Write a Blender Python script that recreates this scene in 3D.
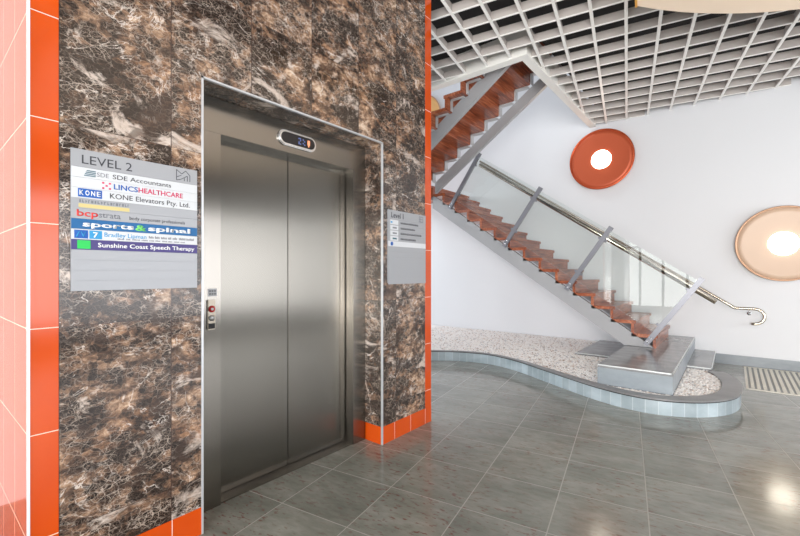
import bpy, bmesh, math, random
import numpy as np
from mathutils import Vector, Matrix

C = bpy.context.scene.collection
for o in list(bpy.data.objects):
    bpy.data.objects.remove(o)
PI = math.pi

# ------------------------------------------------------------------ camera, world, light, exposure
# World axes: Y runs along the lift wall away from the camera, X along the back wall to the right.
F_PX, CAM_H, HORIZON = 408.0, 1.32, 272.0
YAW = math.atan(334.0 / F_PX)
cam_d = bpy.data.cameras.new('camera')
cam_d.sensor_width = 36.0
cam_d.lens = 36.0 * F_PX / 800.0
cam_d.shift_y = (HORIZON - 268.0) / 800.0
cam_d.clip_start = 0.02
cam = bpy.data.objects.new('camera', cam_d)
C.objects.link(cam)
cam.location = (0, 0, CAM_H)
cam.rotation_euler = (PI / 2, 0, YAW)
bpy.context.scene.camera = cam

world = bpy.data.worlds.new('sky')
bpy.context.scene.world = world
world.use_nodes = True
wn = world.node_tree.nodes
wn['Background'].inputs['Color'].default_value = (0.86, 0.93, 1.0, 1)
wn['Background'].inputs['Strength'].default_value = 0.72


def area(name, loc, rot, sx, sy, power, col=(1, 1, 1)):
    d = bpy.data.lights.new(name, 'AREA')
    d.shape = 'RECTANGLE'
    d.size, d.size_y = sx, sy
    d.energy = power
    d.color = col
    o = bpy.data.objects.new(name, d)
    C.objects.link(o)
    o.location = loc
    o.rotation_euler = rot
    return o


# daylight coming in through the glazing behind the camera and to the right, plus two added fills
area('daylight_front', (1.95, -4.25, 1.5), (PI / 2 + .28, 0, 0), 5.8, 2.9, 1010, (1, .98, .95))
area('daylight_front_left', (-1.9, -4.25, 1.6), (PI / 2, 0, 0), 2.6, 2.9, 95, (1, .98, .95))
area('daylight_stairwell', (-6.2, 4.9, 2.7), (PI / 2 - .85, 0, -PI / 2), 3.6, 1.8, 84, (.95, .98, 1))  # added fill with no known window, brightens the rear wall and gravel
area('daylight_right', (5.25, 3.9, 1.5), (PI / 2, 0, PI / 2), 7.2, 2.4, 205, (.98, .98, 1))
area('daylight_upstairs', (-3.6, 4.9, 7.1), (0, 0, 0), 3.0, 2.0, 62, (.90, .95, 1))  # added overhead fill under the closed roof, for the gravel and stairs

vs = bpy.context.scene.view_settings
bpy.context.scene.display_settings.display_device = 'sRGB'
vs.view_transform = 'Standard'
vs.look = 'None'
vs.exposure = 0.17
vs.gamma = 1.0
vs.use_curve_mapping = False
bpy.context.scene.cycles.max_bounces = 12
bpy.context.scene.cycles.diffuse_bounces = 6
bpy.context.scene.cycles.glossy_bounces = 5
bpy.context.scene.cycles.transparent_max_bounces = 12
bpy.context.scene.cycles.sample_clamp_indirect = 6.0

# ------------------------------------------------------------------ helpers


def s2l(c):
    return tuple(((v / 255.0) / 12.92 if v / 255.0 <= 0.04045 else ((v / 255.0 + 0.055) / 1.055) ** 2.4) for v in c)


def px(x, y, plane, v):
    """point of the place seen at a spot of the photograph, on the plane X=v, Y=v or Z=v (for measuring)"""
    s, c = math.sin(YAW), math.cos(YAW)
    r = (-s + (x - 400) / F_PX * c, c + (x - 400) / F_PX * s, (HORIZON - y) / F_PX)
    i = 'XYZ'.index(plane)
    o = (0, 0, CAM_H)
    t = (v - o[i]) / r[i]
    return Vector([o[k] + t * r[k] for k in range(3)])


def mat(name, col, rough=0.5, metal=0.0, spec=0.5, emit=None, estr=0.0, coat=0.0):
    m = bpy.data.materials.new(name)
    m.use_nodes = True
    b = m.node_tree.nodes['Principled BSDF']
    b.inputs['Base Color'].default_value = (*col, 1)
    b.inputs['Roughness'].default_value = rough
    b.inputs['Metallic'].default_value = metal
    b.inputs['Specular IOR Level'].default_value = spec
    b.inputs['Coat Weight'].default_value = coat
    b.inputs['Coat Roughness'].default_value = 0.08
    if emit:
        b.inputs['Emission Color'].default_value = (*emit, 1)
        b.inputs['Emission Strength'].default_value = estr
    return m


class NT:
    """tiny node-tree helper"""

    def __init__(self, m):
        self.t = m.node_tree
        self.b = self.t.nodes['Principled BSDF']

    def n(self, kind, **kw):
        nd = self.t.nodes.new(kind)
        for k, v in kw.items():
            setattr(nd, k, v)
        return nd

    def l(self, a, b):
        self.t.links.new(a, b)

    def math(self, op, a, b=None, c=None):
        nd = self.n('ShaderNodeMath', operation=op)
        for i, v in enumerate((a, b, c)):
            if v is None:
                continue
            if isinstance(v, (int, float)):
                nd.inputs[i].default_value = v
            else:
                self.l(v, nd.inputs[i])
        return nd.outputs[0]

    def ramp(self, fac, stops, interp='LINEAR'):
        nd = self.n('ShaderNodeValToRGB')
        nd.color_ramp.interpolation = interp
        e = nd.color_ramp.elements
        while len(e) > 1:
            e.remove(e[0])
        for i, (p, c) in enumerate(stops):
            el = e[0] if i == 0 else e.new(p)
            el.position = p
            el.color = (*c, 1) if len(c) == 3 else c
        self.l(fac, nd.inputs[0])
        return nd.outputs[0]

    def mix(self, fac, a, b, blend='MIX'):
        nd = self.n('ShaderNodeMix', data_type='RGBA', blend_type=blend)
        if isinstance(fac, (int, float)):
            nd.inputs[0].default_value = fac
        else:
            self.l(fac, nd.inputs[0])
        for i, v in ((6, a), (7, b)):
            if isinstance(v, tuple):
                nd.inputs[i].default_value = (*v, 1)
            else:
                self.l(v, nd.inputs[i])
        return nd.outputs[2]

    def noise(self, vec, scale, detail=4, rough=0.55, dist=0.0):
        nd = self.n('ShaderNodeTexNoise')
        nd.inputs['Scale'].default_value = scale
        nd.inputs['Detail'].default_value = detail
        nd.inputs['Roughness'].default_value = rough
        nd.inputs['Distortion'].default_value = dist
        self.l(vec, nd.inputs['Vector'])
        return nd

    def voro(self, vec, scale, feature='F1', rnd=1.0):
        nd = self.n('ShaderNodeTexVoronoi', feature=feature)
        nd.inputs['Scale'].default_value = scale
        nd.inputs['Randomness'].default_value = rnd
        self.l(vec, nd.inputs['Vector'])
        return nd

    def coord(self, which='Object'):
        return self.n('ShaderNodeTexCoord').outputs[which]

    def mapping(self, vec, loc=(0, 0, 0), rot=(0, 0, 0), scale=(1, 1, 1)):
        nd = self.n('ShaderNodeMapping')
        nd.inputs['Location'].default_value = loc
        nd.inputs['Rotation'].default_value = rot
        nd.inputs['Scale'].default_value = scale
        self.l(vec, nd.inputs['Vector'])
        return nd.outputs[0]

    def bump(self, h, strength=0.2, dist=0.01):
        nd = self.n('ShaderNodeBump')
        nd.inputs['Strength'].default_value = strength
        nd.inputs['Distance'].default_value = dist
        self.l(h, nd.inputs['Height'])
        self.l(nd.outputs[0], self.b.inputs['Normal'])

    def joint(self, v, origin, pitch, half):
        """1 on a joint line of the coordinate v, else 0"""
        q = self.math('DIVIDE', self.math('SUBTRACT', v, origin), pitch)
        f = self.math('ABSOLUTE', self.math('SUBTRACT', q, self.math('ROUND', q)))
        return self.math('LESS_THAN', f, half / pitch)


# ------------------------------------------------------------------ materials
GREY_WHITE = s2l((236, 237, 240))
M = {}
M['wall'] = mat('white_wall_paint', s2l((225, 227, 231)), 0.55)
M['wall_far'] = mat('grey_rear_wall_paint', s2l((96, 94, 92)), 0.6)
M['void'] = mat('dark_plenum', s2l((46, 45, 46)), 0.9)
M['grid'] = mat('ceiling_grid_metal', s2l((196, 189, 185)), 0.5)  # same bars as the flange, web greyed to paint in its shade
M['grid_edge'] = mat('ceiling_grid_flange', s2l((250, 249, 245)), 0.4)  # same bars as the web, the brighter lit look painted in
M['white_trim'] = mat('white_painted_trim', s2l((244, 243, 238)), 0.4)
M['tan_panel'] = mat('tan_ceiling_panel', s2l((250, 228, 204)), 0.35)
M['yellow_edge'] = mat('amber_panel_edge', s2l((226, 166, 66)), 0.4)
M['chrome'] = mat('chrome_trim', s2l((225, 228, 232)), 0.22, 1.0)
M['alloy'] = mat('satin_alloy_trim', s2l((206, 210, 216)), 0.35, 0.5)
M['pale_alloy'] = mat('pale_polished_trim', s2l((246, 248, 252)), 0.25, 0.3)  # chrome, its bright reflection painted as a near-white colour
M['bracket'] = mat('bracket_zinc', s2l((206, 206, 208)), 0.4, 0.3)
M['amber'] = mat('amber_disc', s2l((228, 176, 112)), 0.4, 0.1)
M['rail_steel'] = mat('handrail_steel', s2l((196, 186, 172)), 0.22, 1.0)
M['stringer'] = mat('stringer_grey_paint', s2l((166, 167, 170)), 0.3, 0.0)
M['post'] = mat('post_grey_metal', s2l((134, 135, 143)), 0.3, 0.3)
M['black'] = mat('black_glass', (0.008, 0.008, 0.012), 0.15)
M['dark'] = mat('dark_gap', (0.012, 0.012, 0.013), 0.6)
M['red_button'] = mat('red_button', s2l((196, 30, 34)), 0.35)
M['grey_button'] = mat('grey_button', s2l((170, 172, 172)), 0.3, 0.6)
M['sign'] = mat('sign_silver', s2l((164, 167, 173)), 0.42, 0.3)
M['sign_white'] = mat('sign_white_vinyl', s2l((210, 214, 220)), 0.4)
M['ink'] = mat('ink_charcoal', s2l((52, 54, 62)), 0.5)
M['ink_grey'] = mat('ink_grey', s2l((120, 124, 132)), 0.5)
M['ink_white'] = mat('ink_white', s2l((240, 243, 246)), 0.5)
M['ink_blue'] = mat('ink_blue', s2l((28, 92, 178)), 0.5)
M['ink_sky'] = mat('ink_sky_blue', s2l((52, 150, 206)), 0.5)
M['ink_magenta'] = mat('ink_magenta', s2l((206, 34, 92)), 0.5)
M['ink_red'] = mat('ink_red', s2l((216, 62, 58)), 0.5)
M['ink_green'] = mat('ink_green', s2l((40, 196, 90)), 0.5)
M['ink_lime'] = mat('ink_lime', s2l((120, 214, 110)), 0.5)
M['ink_teal'] = mat('ink_teal', s2l((40, 92, 110)), 0.5)
M['vinyl_yellow'] = mat('vinyl_yellow', s2l((208, 194, 134)), 0.5)
M['vinyl_blue'] = mat('vinyl_blue', s2l((22, 98, 156)), 0.45)
M['vinyl_purple'] = mat('vinyl_purple', s2l((70, 62, 124)), 0.45)
M['lamp_glow'] = mat('lamp_glow', (1, .95, .85), 0.5, emit=(1.0, .90, .74), estr=8.0)
M['digit_orange'] = mat('display_orange', (0.6, .2, .1), 0.5, emit=(1.0, .36, .18), estr=0.9)
M['digit_blue'] = mat('display_blue', (0.1, .15, .4), 0.5, emit=(.22, .30, .75), estr=0.15)
M['copper'] = mat('copper_disc', s2l((196, 92, 58)), 0.42, 0.3)
M['copper_rim'] = mat('copper_rim', s2l((196, 92, 58)), 0.3, 0.8)
M['rose'] = mat('rose_gold_disc', s2l((216, 188, 165)), 0.34, 0.0, 0.35)  # copper like the other disc, window reflection painted in as pale colour
M['rose_rim'] = mat('rose_gold_rim', s2l((190, 152, 126)), 0.35, 0.5)
M['mat_base'] = mat('mat_grey', s2l((158, 160, 160)), 0.8)
M['mat_bar'] = mat('mat_bar_alloy', s2l((226, 222, 210)), 0.5, 0.1)
M['concrete'] = mat('upper_floor_slab', s2l((196, 196, 194)), 0.8)


def make_steel(name, col, rough, vertical=True):
    m = mat(name, col, rough, 1.0)
    t = NT(m)
    v = t.mapping(t.coord(), scale=(60, 60, 0.6) if vertical else (60, 0.6, 60))
    nz = t.noise(v, 6.0, 3)
    r = t.math('MULTIPLY_ADD', nz.outputs[0], 0.02, rough - 0.01)
    t.l(r, t.b.inputs['Roughness'])
    c = t.ramp(nz.outputs[0], [(0.3, tuple(x * .96 for x in col)), (0.7, col)])
    t.l(c, t.b.inputs['Base Color'])
    tg = t.n('ShaderNodeTangent', direction_type='RADIAL', axis='Z')
    t.l(tg.outputs[0], t.b.inputs['Tangent'])
    t.b.inputs['Anisotropic'].default_value = 0.9
    t.b.inputs['Anisotropic Rotation'].default_value = ANISO
    return m


ANISO = 0.0
M['steel'] = make_steel('brushed_steel', s2l((136, 133, 127)), 0.26)
M['steel_frame'] = make_steel('brushed_steel_frame', s2l((146, 142, 136)), 0.24)


def make_marble():
    m = mat('brown_marble', (0.3, .2, .12), 0.16, coat=0.2)
    t = NT(m)
    co = t.coord()
    sep = t.n('ShaderNodeSeparateXYZ')
    t.l(co, sep.inputs[0])
    iy = t.math('FLOOR', t.math('DIVIDE', t.math('SUBTRACT', sep.outputs[1], 0.396), 0.4185))
    iz = t.math('FLOOR', t.math('DIVIDE', t.math('SUBTRACT', sep.outputs[2], 0.285), 0.816))
    cell = t.n('ShaderNodeCombineXYZ')
    t.l(iy, cell.inputs[0])
    t.l(iz, cell.inputs[1])
    wh = t.n('ShaderNodeTexWhiteNoise', noise_dimensions='3D')
    t.l(cell.outputs[0], wh.inputs['Vector'])
    sc = t.n('ShaderNodeVectorMath', operation='SCALE')
    sc.inputs['Scale'].default_value = 14.0
    t.l(wh.outputs['Color'], sc.inputs[0])
    add = t.n('ShaderNodeVectorMath', operation='ADD')
    t.l(co, add.inputs[0])
    t.l(sc.outputs[0], add.inputs[1])
    p = t.mapping(add.outputs[0], rot=(math.radians(28), 0, 0), scale=(1, 0.8, 1.2))
    # warp
    wz = t.noise(p, 7.0, 3)
    wsub = t.n('ShaderNodeVectorMath', operation='SCALE')
    wsub.inputs['Scale'].default_value = 0.055
    t.l(wz.outputs['Color'], wsub.inputs[0])
    wadd = t.n('ShaderNodeVectorMath', operation='ADD')
    t.l(p, wadd.inputs[0])
    t.l(wsub.outputs[0], wadd.inputs[1])
    w = wadd.outputs[0]
    big = t.noise(p, 2.6, 3, 0.55, 1.0).outputs[0]
    mid = t.noise(p, 9.0, 4, 0.6, 0.8).outputs[0]
    grain = t.noise(p, 26.0, 7, 0.74, 0.8).outputs[0]
    w3 = t.n('ShaderNodeVectorMath', operation='SCALE')
    w3.inputs['Scale'].default_value = 0.030
    t.l(t.noise(p, 30.0, 3).outputs['Color'], w3.inputs[0])
    w4 = t.n('ShaderNodeVectorMath', operation='ADD')
    t.l(w, w4.inputs[0])
    t.l(w3.outputs[0], w4.inputs[1])
    q = w4.outputs[0]
    v1 = t.voro(q, 30.0)
    frag = t.n('ShaderNodeSeparateColor')
    t.l(v1.outputs['Color'], frag.inputs[0])
    tone = t.math('ADD', t.math('MULTIPLY', frag.outputs[0], 0.20), t.math('ADD', t.math('MULTIPLY', big, 1.25), t.math('MULTIPLY', mid, 0.95)))
    tone = t.math('ADD', tone, t.math('MULTIPLY_ADD', grain, 1.05, -1.27))
    tone = t.math('ADD', tone, t.math('MULTIPLY_ADD', wh.outputs['Value'], 0.12, -0.06))
    base = t.ramp(tone, [(0.38, s2l((38, 27, 22))), (0.50, s2l((78, 58, 46))), (0.60, s2l((112, 84, 64))),
                         (0.72, s2l((150, 118, 92))), (0.92, s2l((206, 182, 158)))])
    warm = t.noise(p, 3.3, 2).outputs[0]
    base = t.mix(t.ramp(warm, [(0.48, (0, 0, 0)), (0.70, (.55, .55, .55))]), base, t.mix(1.0, base, s2l((255, 218, 168)), 'MULTIPLY'))
    crackle = t.ramp(t.noise(p, 6.5, 5, 0.65, 0.8).outputs[0], [(0.42, (.12, .12, .12)), (0.60, (.9, .9, .9))])
    e1 = t.voro(q, 30.0, 'DISTANCE_TO_EDGE').outputs[0]
    f1 = t.math('MULTIPLY', t.ramp(e1, [(0.0, (.62, .62, .62)), (0.05, (0, 0, 0))]), crackle)
    e2 = t.voro(q, 78.0, 'DISTANCE_TO_EDGE').outputs[0]
    f2 = t.math('MULTIPLY', t.ramp(e2, [(0.0, (.45, .45, .45)), (0.08, (0, 0, 0))]), crackle)
    a_ = t.math('ABSOLUTE', t.math('SUBTRACT', t.noise(p, 4.0, 6, 0.62, 0.9).outputs[0], 0.5))
    f4 = t.math('MULTIPLY', t.ramp(a_, [(0.0, (.9, .9, .9)), (0.010, (0, 0, 0))]), t.ramp(mid, [(.44, (0, 0, 0)), (.60, (.9, .9, .9))]))
    c = t.mix(f2, base, s2l((196, 176, 160)))
    c = t.mix(f1, c, s2l((208, 192, 178)))
    c = t.mix(f4, c, s2l((226, 216, 208)))
    # cloudy pale patches and dark lenses
    pale = t.noise(p, 3.0, 7, 0.70, 1.2).outputs[0]
    c = t.mix(t.ramp(pale, [(0.575, (0, 0, 0)), (0.65, (.85, .85, .85))]), c, t.mix(grain, s2l((236, 226, 218)), s2l((150, 122, 102))))
    lens = t.noise(t.mapping(p, loc=(3.1, 7.7, 1.3)), 7.0, 4, 0.55, 0.8).outputs[0]
    c = t.mix(t.ramp(lens, [(0.58, (0, 0, 0)), (0.64, (.7, .7, .7))]), c, t.mix(grain, s2l((30, 22, 20)), s2l((76, 56, 46))))
    hsm = t.n('ShaderNodeHueSaturation')
    hsm.inputs['Saturation'].default_value = 0.92
    hsm.inputs['Value'].default_value = 1.12
    t.l(c, hsm.inputs['Color'])
    c = hsm.outputs[0]
    # panel joints
    jy = t.joint(sep.outputs[1], 0.396, 0.4185, 0.0024)
    jz = t.joint(sep.outputs[2], 0.285, 0.816, 0.0012)
    jn = t.math('MAXIMUM', jy, jz)
    c = t.mix(t.math('MULTIPLY', jn, .75), c, s2l((62, 44, 40)))
    t.l(c, t.b.inputs['Base Color'])
    return m


M['marble'] = make_marble()


def make_orange(name, ax, o1, p1, oz, pz, half=0.0016):
    m = mat(name, s2l((212, 76, 6)), 0.13, 0.0, 0.62)
    t = NT(m)
    sep = t.n('ShaderNodeSeparateXYZ')
    t.l(t.coord(), sep.inputs[0])
    j = t.joint(sep.outputs[2], oz, pz, half)
    if p1:
        j = t.math('MAXIMUM', j, t.joint(sep.outputs[ax], o1, p1, half))
    nz = t.noise(t.coord(), 3.0, 2).outputs[0]
    base = t.ramp(nz, [(0.3, s2l((198, 70, 4))), (0.7, s2l((208, 78, 8)))])
    t.l(t.mix(j, base, s2l((244, 222, 204))), t.b.inputs['Base Color'])
    r = t.math('MULTIPLY_ADD', j, 0.5, 0.13)
    t.l(r, t.b.inputs['Roughness'])
    return m


M['orange_strip'] = make_orange('orange_tile_strip', 1, 0, 0, 0.285, 0.408)
M['orange_side'] = make_orange('orange_tile_side', 0, -2.077, 0.30, 0.285, 0.408, 0.0016)
M['orange_base'] = make_orange('orange_tile_skirting', 1, 0.818, 0.2063, -5.0, 20.0)


def make_floor():
    m = mat('floor_tile', (0.2, .2, .2), 0.16, coat=0.0)
    t = NT(m)
    ang = YAW - math.atan(227.0 / F_PX)
    co = t.mapping(t.coord(), rot=(0, 0, -ang))   # X' across, Y' along the tile rows
    sep = t.n('ShaderNodeSeparateXYZ')
    t.l(co, sep.inputs[0])
    jx = t.joint(sep.outputs[0], -0.355, 0.4555, 0.0026)
    jy = t.joint(sep.outputs[1], 2.165, 0.4555, 0.0026)
    j = t.math('MAXIMUM', jx, jy)
    ix = t.math('FLOOR', t.math('DIVIDE', t.math('ADD', sep.outputs[0], 0.355), 0.4555))
    iy = t.math('FLOOR', t.math('DIVIDE', t.math('SUBTRACT', sep.outputs[1], 2.165), 0.4555))
    cell = t.n('ShaderNodeCombineXYZ')
    t.l(ix, cell.inputs[0])
    t.l(iy, cell.inputs[1])
    wh = t.n('ShaderNodeTexWhiteNoise', noise_dimensions='3D')
    t.l(cell.outputs[0], wh.inputs['Vector'])
    add = t.n('ShaderNodeVectorMath', operation='MULTIPLY_ADD')
    t.l(wh.outputs['Color'], add.inputs[0])
    add.inputs[1].default_value = (9, 9, 9)
    t.l(co, add.inputs[2])
    st = t.mapping(add.outputs[0], rot=(0, 0, 0.3), scale=(1.0, 2.6, 1))
    n1 = t.noise(st, 2.2, 6, 0.62).outputs[0]
    n2 = t.noise(st, 11.0, 5, 0.6).outputs[0]
    tone = t.math('ADD', t.math('MULTIPLY', n1, .6), t.math('MULTIPLY', n2, .4))
    base = t.ramp(tone, [(0.32, s2l((114, 117, 110))), (0.5, s2l((138, 140, 133))), (0.68, s2l((160, 161, 154)))])
    per = t.math('MULTIPLY_ADD', wh.outputs['Value'], 0.16, 0.92)
    hs = t.n('ShaderNodeHueSaturation')
    t.l(per, hs.inputs['Value'])
    t.l(base, hs.inputs['Color'])
    # rusty flecks
    fl = t.noise(t.mapping(add.outputs[0], scale=(1.3, 3.0, 1)), 15.0, 4, 0.6).outputs[0]
    fm = t.noise(co, 1.3, 2).outputs[0]
    fleck = t.math('MULTIPLY', t.ramp(fl, [(0.56, (0, 0, 0)), (0.66, (.85, .85, .85))]), t.ramp(fm, [(.38, (.25, .25, .25)), (.62, (1, 1, 1))]))
    c = t.mix(fleck, hs.outputs[0], s2l((112, 66, 56)))
    c = t.mix(t.math('MULTIPLY', j, .8), c, s2l((176, 174, 168)))
    t.l(c, t.b.inputs['Base Color'])
    r = t.math('MULTIPLY_ADD', n2, 0.08, 0.10)
    t.l(t.math('MULTIPLY_ADD', j, 0.4, r), t.b.inputs['Roughness'])
    hb = t.math('MULTIPLY_ADD', j, -1.0, t.math('MULTIPLY', n1, 0.25))
    t.bump(hb, 0.12, 0.002)
    return m


M['floor'] = make_floor()


def make_stone(name, lo, hi, rough=0.2, uvj=None):
    m = mat(name, hi, rough)
    t = NT(m)
    co = t.coord()
    n1 = t.noise(t.mapping(co, scale=(1, 2.2, 2.2)), 2.6, 6, 0.6).outputs[0]
    c = t.ramp(n1, [(0.3, lo), (0.7, hi)])
    if uvj:
        uv = t.n('ShaderNodeSeparateXYZ')
        t.l(t.coord('UV'), uv.inputs[0])
        q = t.math('FLOOR', t.math('DIVIDE', uv.outputs[0], uvj))
        wh = t.n('ShaderNodeTexWhiteNoise', noise_dimensions='1D')
        t.l(q, wh.inputs['W'])
        hs = t.n('ShaderNodeHueSaturation')
        t.l(t.math('MULTIPLY_ADD', wh.outputs['Value'], .35, .82), hs.inputs['Value'])
        t.l(c, hs.inputs['Color'])
        j = t.joint(uv.outputs[0], 0.0, uvj, 0.0022)
        c = t.mix(t.math('MULTIPLY', j, .8), hs.outputs[0], s2l((214, 222, 226)))
    t.l(c, t.b.inputs['Base Color'])
    return m


M['kerb_face'] = make_stone('kerb_tile_face', s2l((150, 166, 174)), s2l((186, 200, 208)), 0.3, 0.105)
M['block'] = make_stone('block_side_tile', s2l((136, 146, 154)), s2l((162, 172, 180)), 0.3)
M['kerb_cap'] = make_stone('kerb_cap_stone', s2l((120, 120, 122)), s2l((146, 146, 148)), 0.3)
M['slab'] = make_stone('slab_stone', s2l((124, 126, 128)), s2l((156, 158, 160)), 0.14)
M['skirt'] = make_stone('skirting_stone', s2l((136, 144, 150)), s2l((164, 170, 176)), 0.3)
M['edge'] = mat('slab_edge_trim', s2l((226, 230, 232)), 0.35, 0.4)


def make_wood():
    m = mat('red_timber', (0.25, .08, .03), 0.28, coat=0.3)
    t = NT(m)
    co = t.coord()
    v = t.mapping(co, scale=(14, 1.1, 14))
    n1 = t.noise(v, 3.0, 5, 0.6, 0.4).outputs[0]
    n2 = t.noise(t.mapping(co, scale=(3, .7, 3)), 2.0, 2).outputs[0]
    tone = t.math('ADD', t.math('MULTIPLY', n1, .65), t.math('MULTIPLY', n2, .35))
    c = t.ramp(tone, [(0.36, s2l((94, 38, 15))), (0.5, s2l((154, 78, 44))), (0.64, s2l((194, 122, 84)))])
    t.l(c, t.b.inputs['Base Color'])
    return m


M['wood'] = make_wood()


def make_gravel():
    m = mat('white_pebbles', (.6, .58, .55), 0.6)
    t = NT(m)
    g = t.n('ShaderNodeNewGeometry')
    c = t.ramp(g.outputs['Random Per Island'], [(0.0, s2l((150, 128, 116))), (0.05, s2l((214, 196, 186))), (0.13, s2l((238, 231, 226))),
                                                (0.3, s2l((250, 248, 247))), (0.7, s2l((252, 250, 248))), (0.9, s2l((250, 249, 248))), (0.95, s2l((190, 190, 194)))])
    n = t.noise(t.coord(), 60, 3).outputs[0]
    c2 = t.mix(t.ramp(n, [(.4, (0, 0, 0)), (.7, (.15, .15, .15))]), c, s2l((210, 202, 198)))
    t.l(c2, t.b.inputs['Base Color'])
    return m


M['pebble'] = make_gravel()
M['gravel_bed'] = mat('gravel_bed', s2l((240, 236, 235)), 0.9)


def make_glass():
    m = bpy.data.materials.new('clear_glass')
    m.use_nodes = True
    nt = m.node_tree
    nt.nodes.clear()
    out = nt.nodes.new('ShaderNodeOutputMaterial')
    tr = nt.nodes.new('ShaderNodeBsdfTransparent')
    tr.inputs[0].default_value = (0.955, 0.98, 0.97, 1)
    gl = nt.nodes.new('ShaderNodeBsdfGlossy')
    gl.inputs['Roughness'].default_value = 0.01
    fr = nt.nodes.new('ShaderNodeFresnel')
    fr.inputs['IOR'].default_value = 1.5
    mx = nt.nodes.new('ShaderNodeMixShader')
    nt.links.new(fr.outputs[0], mx.inputs[0])
    nt.links.new(tr.outputs[0], mx.inputs[1])
    nt.links.new(gl.outputs[0], mx.inputs[2])
    nt.links.new(mx.outputs[0], out.inputs[0])
    return m


M['glass'] = make_glass()

# ------------------------------------------------------------------ mesh helpers


def add_box(bm, x0, x1, y0, y1, z0, z1, bevel=0.0):
    b = bmesh.new()
    bmesh.ops.create_cube(b, size=1.0)
    for v in b.verts:
        v.co = Vector(((x0 + x1) / 2 + v.co.x * (x1 - x0), (y0 + y1) / 2 + v.co.y * (y1 - y0), (z0 + z1) / 2 + v.co.z * (z1 - z0)))
    if bevel:
        bmesh.ops.bevel(b, geom=b.edges[:], offset=bevel, segments=2, affect='EDGES')
    join(bm, b)


def join(bm, b):
    m = bpy.data.meshes.new('tmp')
    b.to_mesh(m)
    b.free()
    bm.from_mesh(m)
    bpy.data.meshes.remove(m)


def add_obox(bm, centre, ax, ay, az, sx, sy, sz, bevel=0.0):
    """box with its own axes"""
    b = bmesh.new()
    bmesh.ops.create_cube(b, size=1.0)
    ax, ay, az = (Vector(a).normalized() for a in (ax, ay, az))
    if bevel:
        for v in b.verts:
            v.co = Vector((v.co.x * sx, v.co.y * sy, v.co.z * sz))
        bmesh.ops.bevel(b, geom=b.edges[:], offset=bevel, segments=2, affect='EDGES')
        for v in b.verts:
            v.co = Vector(centre) + ax * v.co.x + ay * v.co.y + az * v.co.z
    else:
        for v in b.verts:
            v.co = Vector(centre) + ax * v.co.x * sx + ay * v.co.y * sy + az * v.co.z * sz
    bmesh.ops.recalc_face_normals(b, faces=b.faces[:])
    join(bm, b)


def add_prism(bm, poly, axis, a, b_):
    """polygon of (u, v) extruded along axis: axis 'Y' -> (x, z), 'Z' -> (x, y), 'X' -> (y, z)"""
    def P(u, v, w):
        return {'Y': (u, w, v), 'Z': (u, v, w), 'X': (w, u, v)}[axis]
    b = bmesh.new()
    lo = [b.verts.new(P(u, v, a)) for u, v in poly]
    hi = [b.verts.new(P(u, v, b_)) for u, v in poly]
    n = len(poly)
    b.faces.new(lo)
    b.faces.new(list(reversed(hi)))
    for i in range(n):
        b.faces.new((lo[i], hi[i], hi[(i + 1) % n], lo[(i + 1) % n]))
    bmesh.ops.recalc_face_normals(b, faces=b.faces[:])
    join(bm, b)


def add_tube(bm, pts, r, seg=12, caps=True):
    b = bmesh.new()
    pts = [Vector(p) for p in pts]
    rings = []
    for i, p in enumerate(pts):
        d = ((pts[i + 1] - p).normalized() if i < len(pts) - 1 else Vector((0, 0, 0))) + ((p - pts[i - 1]).normalized() if i else Vector((0, 0, 0)))
        d.normalize()
        up = Vector((0, 1, 0)) if abs(d.y) < 0.9 else Vector((0, 0, 1))
        u = d.cross(up).normalized()
        v = d.cross(u).normalized()
        rings.append([b.verts.new(p + u * r * math.cos(2 * PI * k / seg) + v * r * math.sin(2 * PI * k / seg)) for k in range(seg)])
    for a, c in zip(rings, rings[1:]):
        for k in range(seg):
            f = b.faces.new((a[k], a[(k + 1) % seg], c[(k + 1) % seg], c[k]))
            f.smooth = True
    if caps:
        b.faces.new(rings[0])
        b.faces.new(list(reversed(rings[-1])))
    bmesh.ops.recalc_face_normals(b, faces=b.faces[:])
    join(bm, b)


def add_lathe(bm, prof, axis='Y', seg=64, centre=(0, 0, 0), smooth=True):
    """profile of (radius, along) revolved about the axis"""
    b = bmesh.new()
    cx, cy, cz = centre
    rings = []
    for r, a in prof:
        if r < 1e-6:
            rings.append([b.verts.new({'Y': (cx, cy + a, cz), 'Z': (cx, cy, cz + a), 'X': (cx + a, cy, cz)}[axis])])
        else:
            ring = []
            for k in range(seg):
                c, s = r * math.cos(2 * PI * k / seg), r * math.sin(2 * PI * k / seg)
                ring.append(b.verts.new({'Y': (cx + c, cy + a, cz + s), 'Z': (cx + c, cy + s, cz + a), 'X': (cx + a, cy + c, cz + s)}[axis]))
            rings.append(ring)
    for a, c in zip(rings, rings[1:]):
        for k in range(seg):
            q = (k + 1) % seg
            if len(a) == 1 and len(c) == 1:
                continue
            if len(a) == 1:
                f = b.faces.new((a[0], c[k], c[q]))
            elif len(c) == 1:
                f = b.faces.new((a[k], a[q], c[0]))
            else:
                f = b.faces.new((a[k], a[q], c[q], c[k]))
            f.smooth = smooth
    bmesh.ops.recalc_face_normals(b, faces=b.faces[:])
    join(bm, b)


def wpos(o):
    p = Vector((0, 0, 0))
    while o is not None:
        p += Vector(o.location)
        o = o.parent
    return p


def obj(name, bm, m, parent=None):
    """link a bmesh given in world coordinates as one mesh object"""
    if parent is not None:
        bmesh.ops.translate(bm, verts=bm.verts[:], vec=-wpos(parent))
    me = bpy.data.meshes.new(name)
    bm.to_mesh(me)
    bm.free()
    for q in (m if isinstance(m, (list, tuple)) else [m]):
        me.materials.append(q)
    o = bpy.data.objects.new(name, me)
    C.objects.link(o)
    o.parent = parent
    return o


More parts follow.
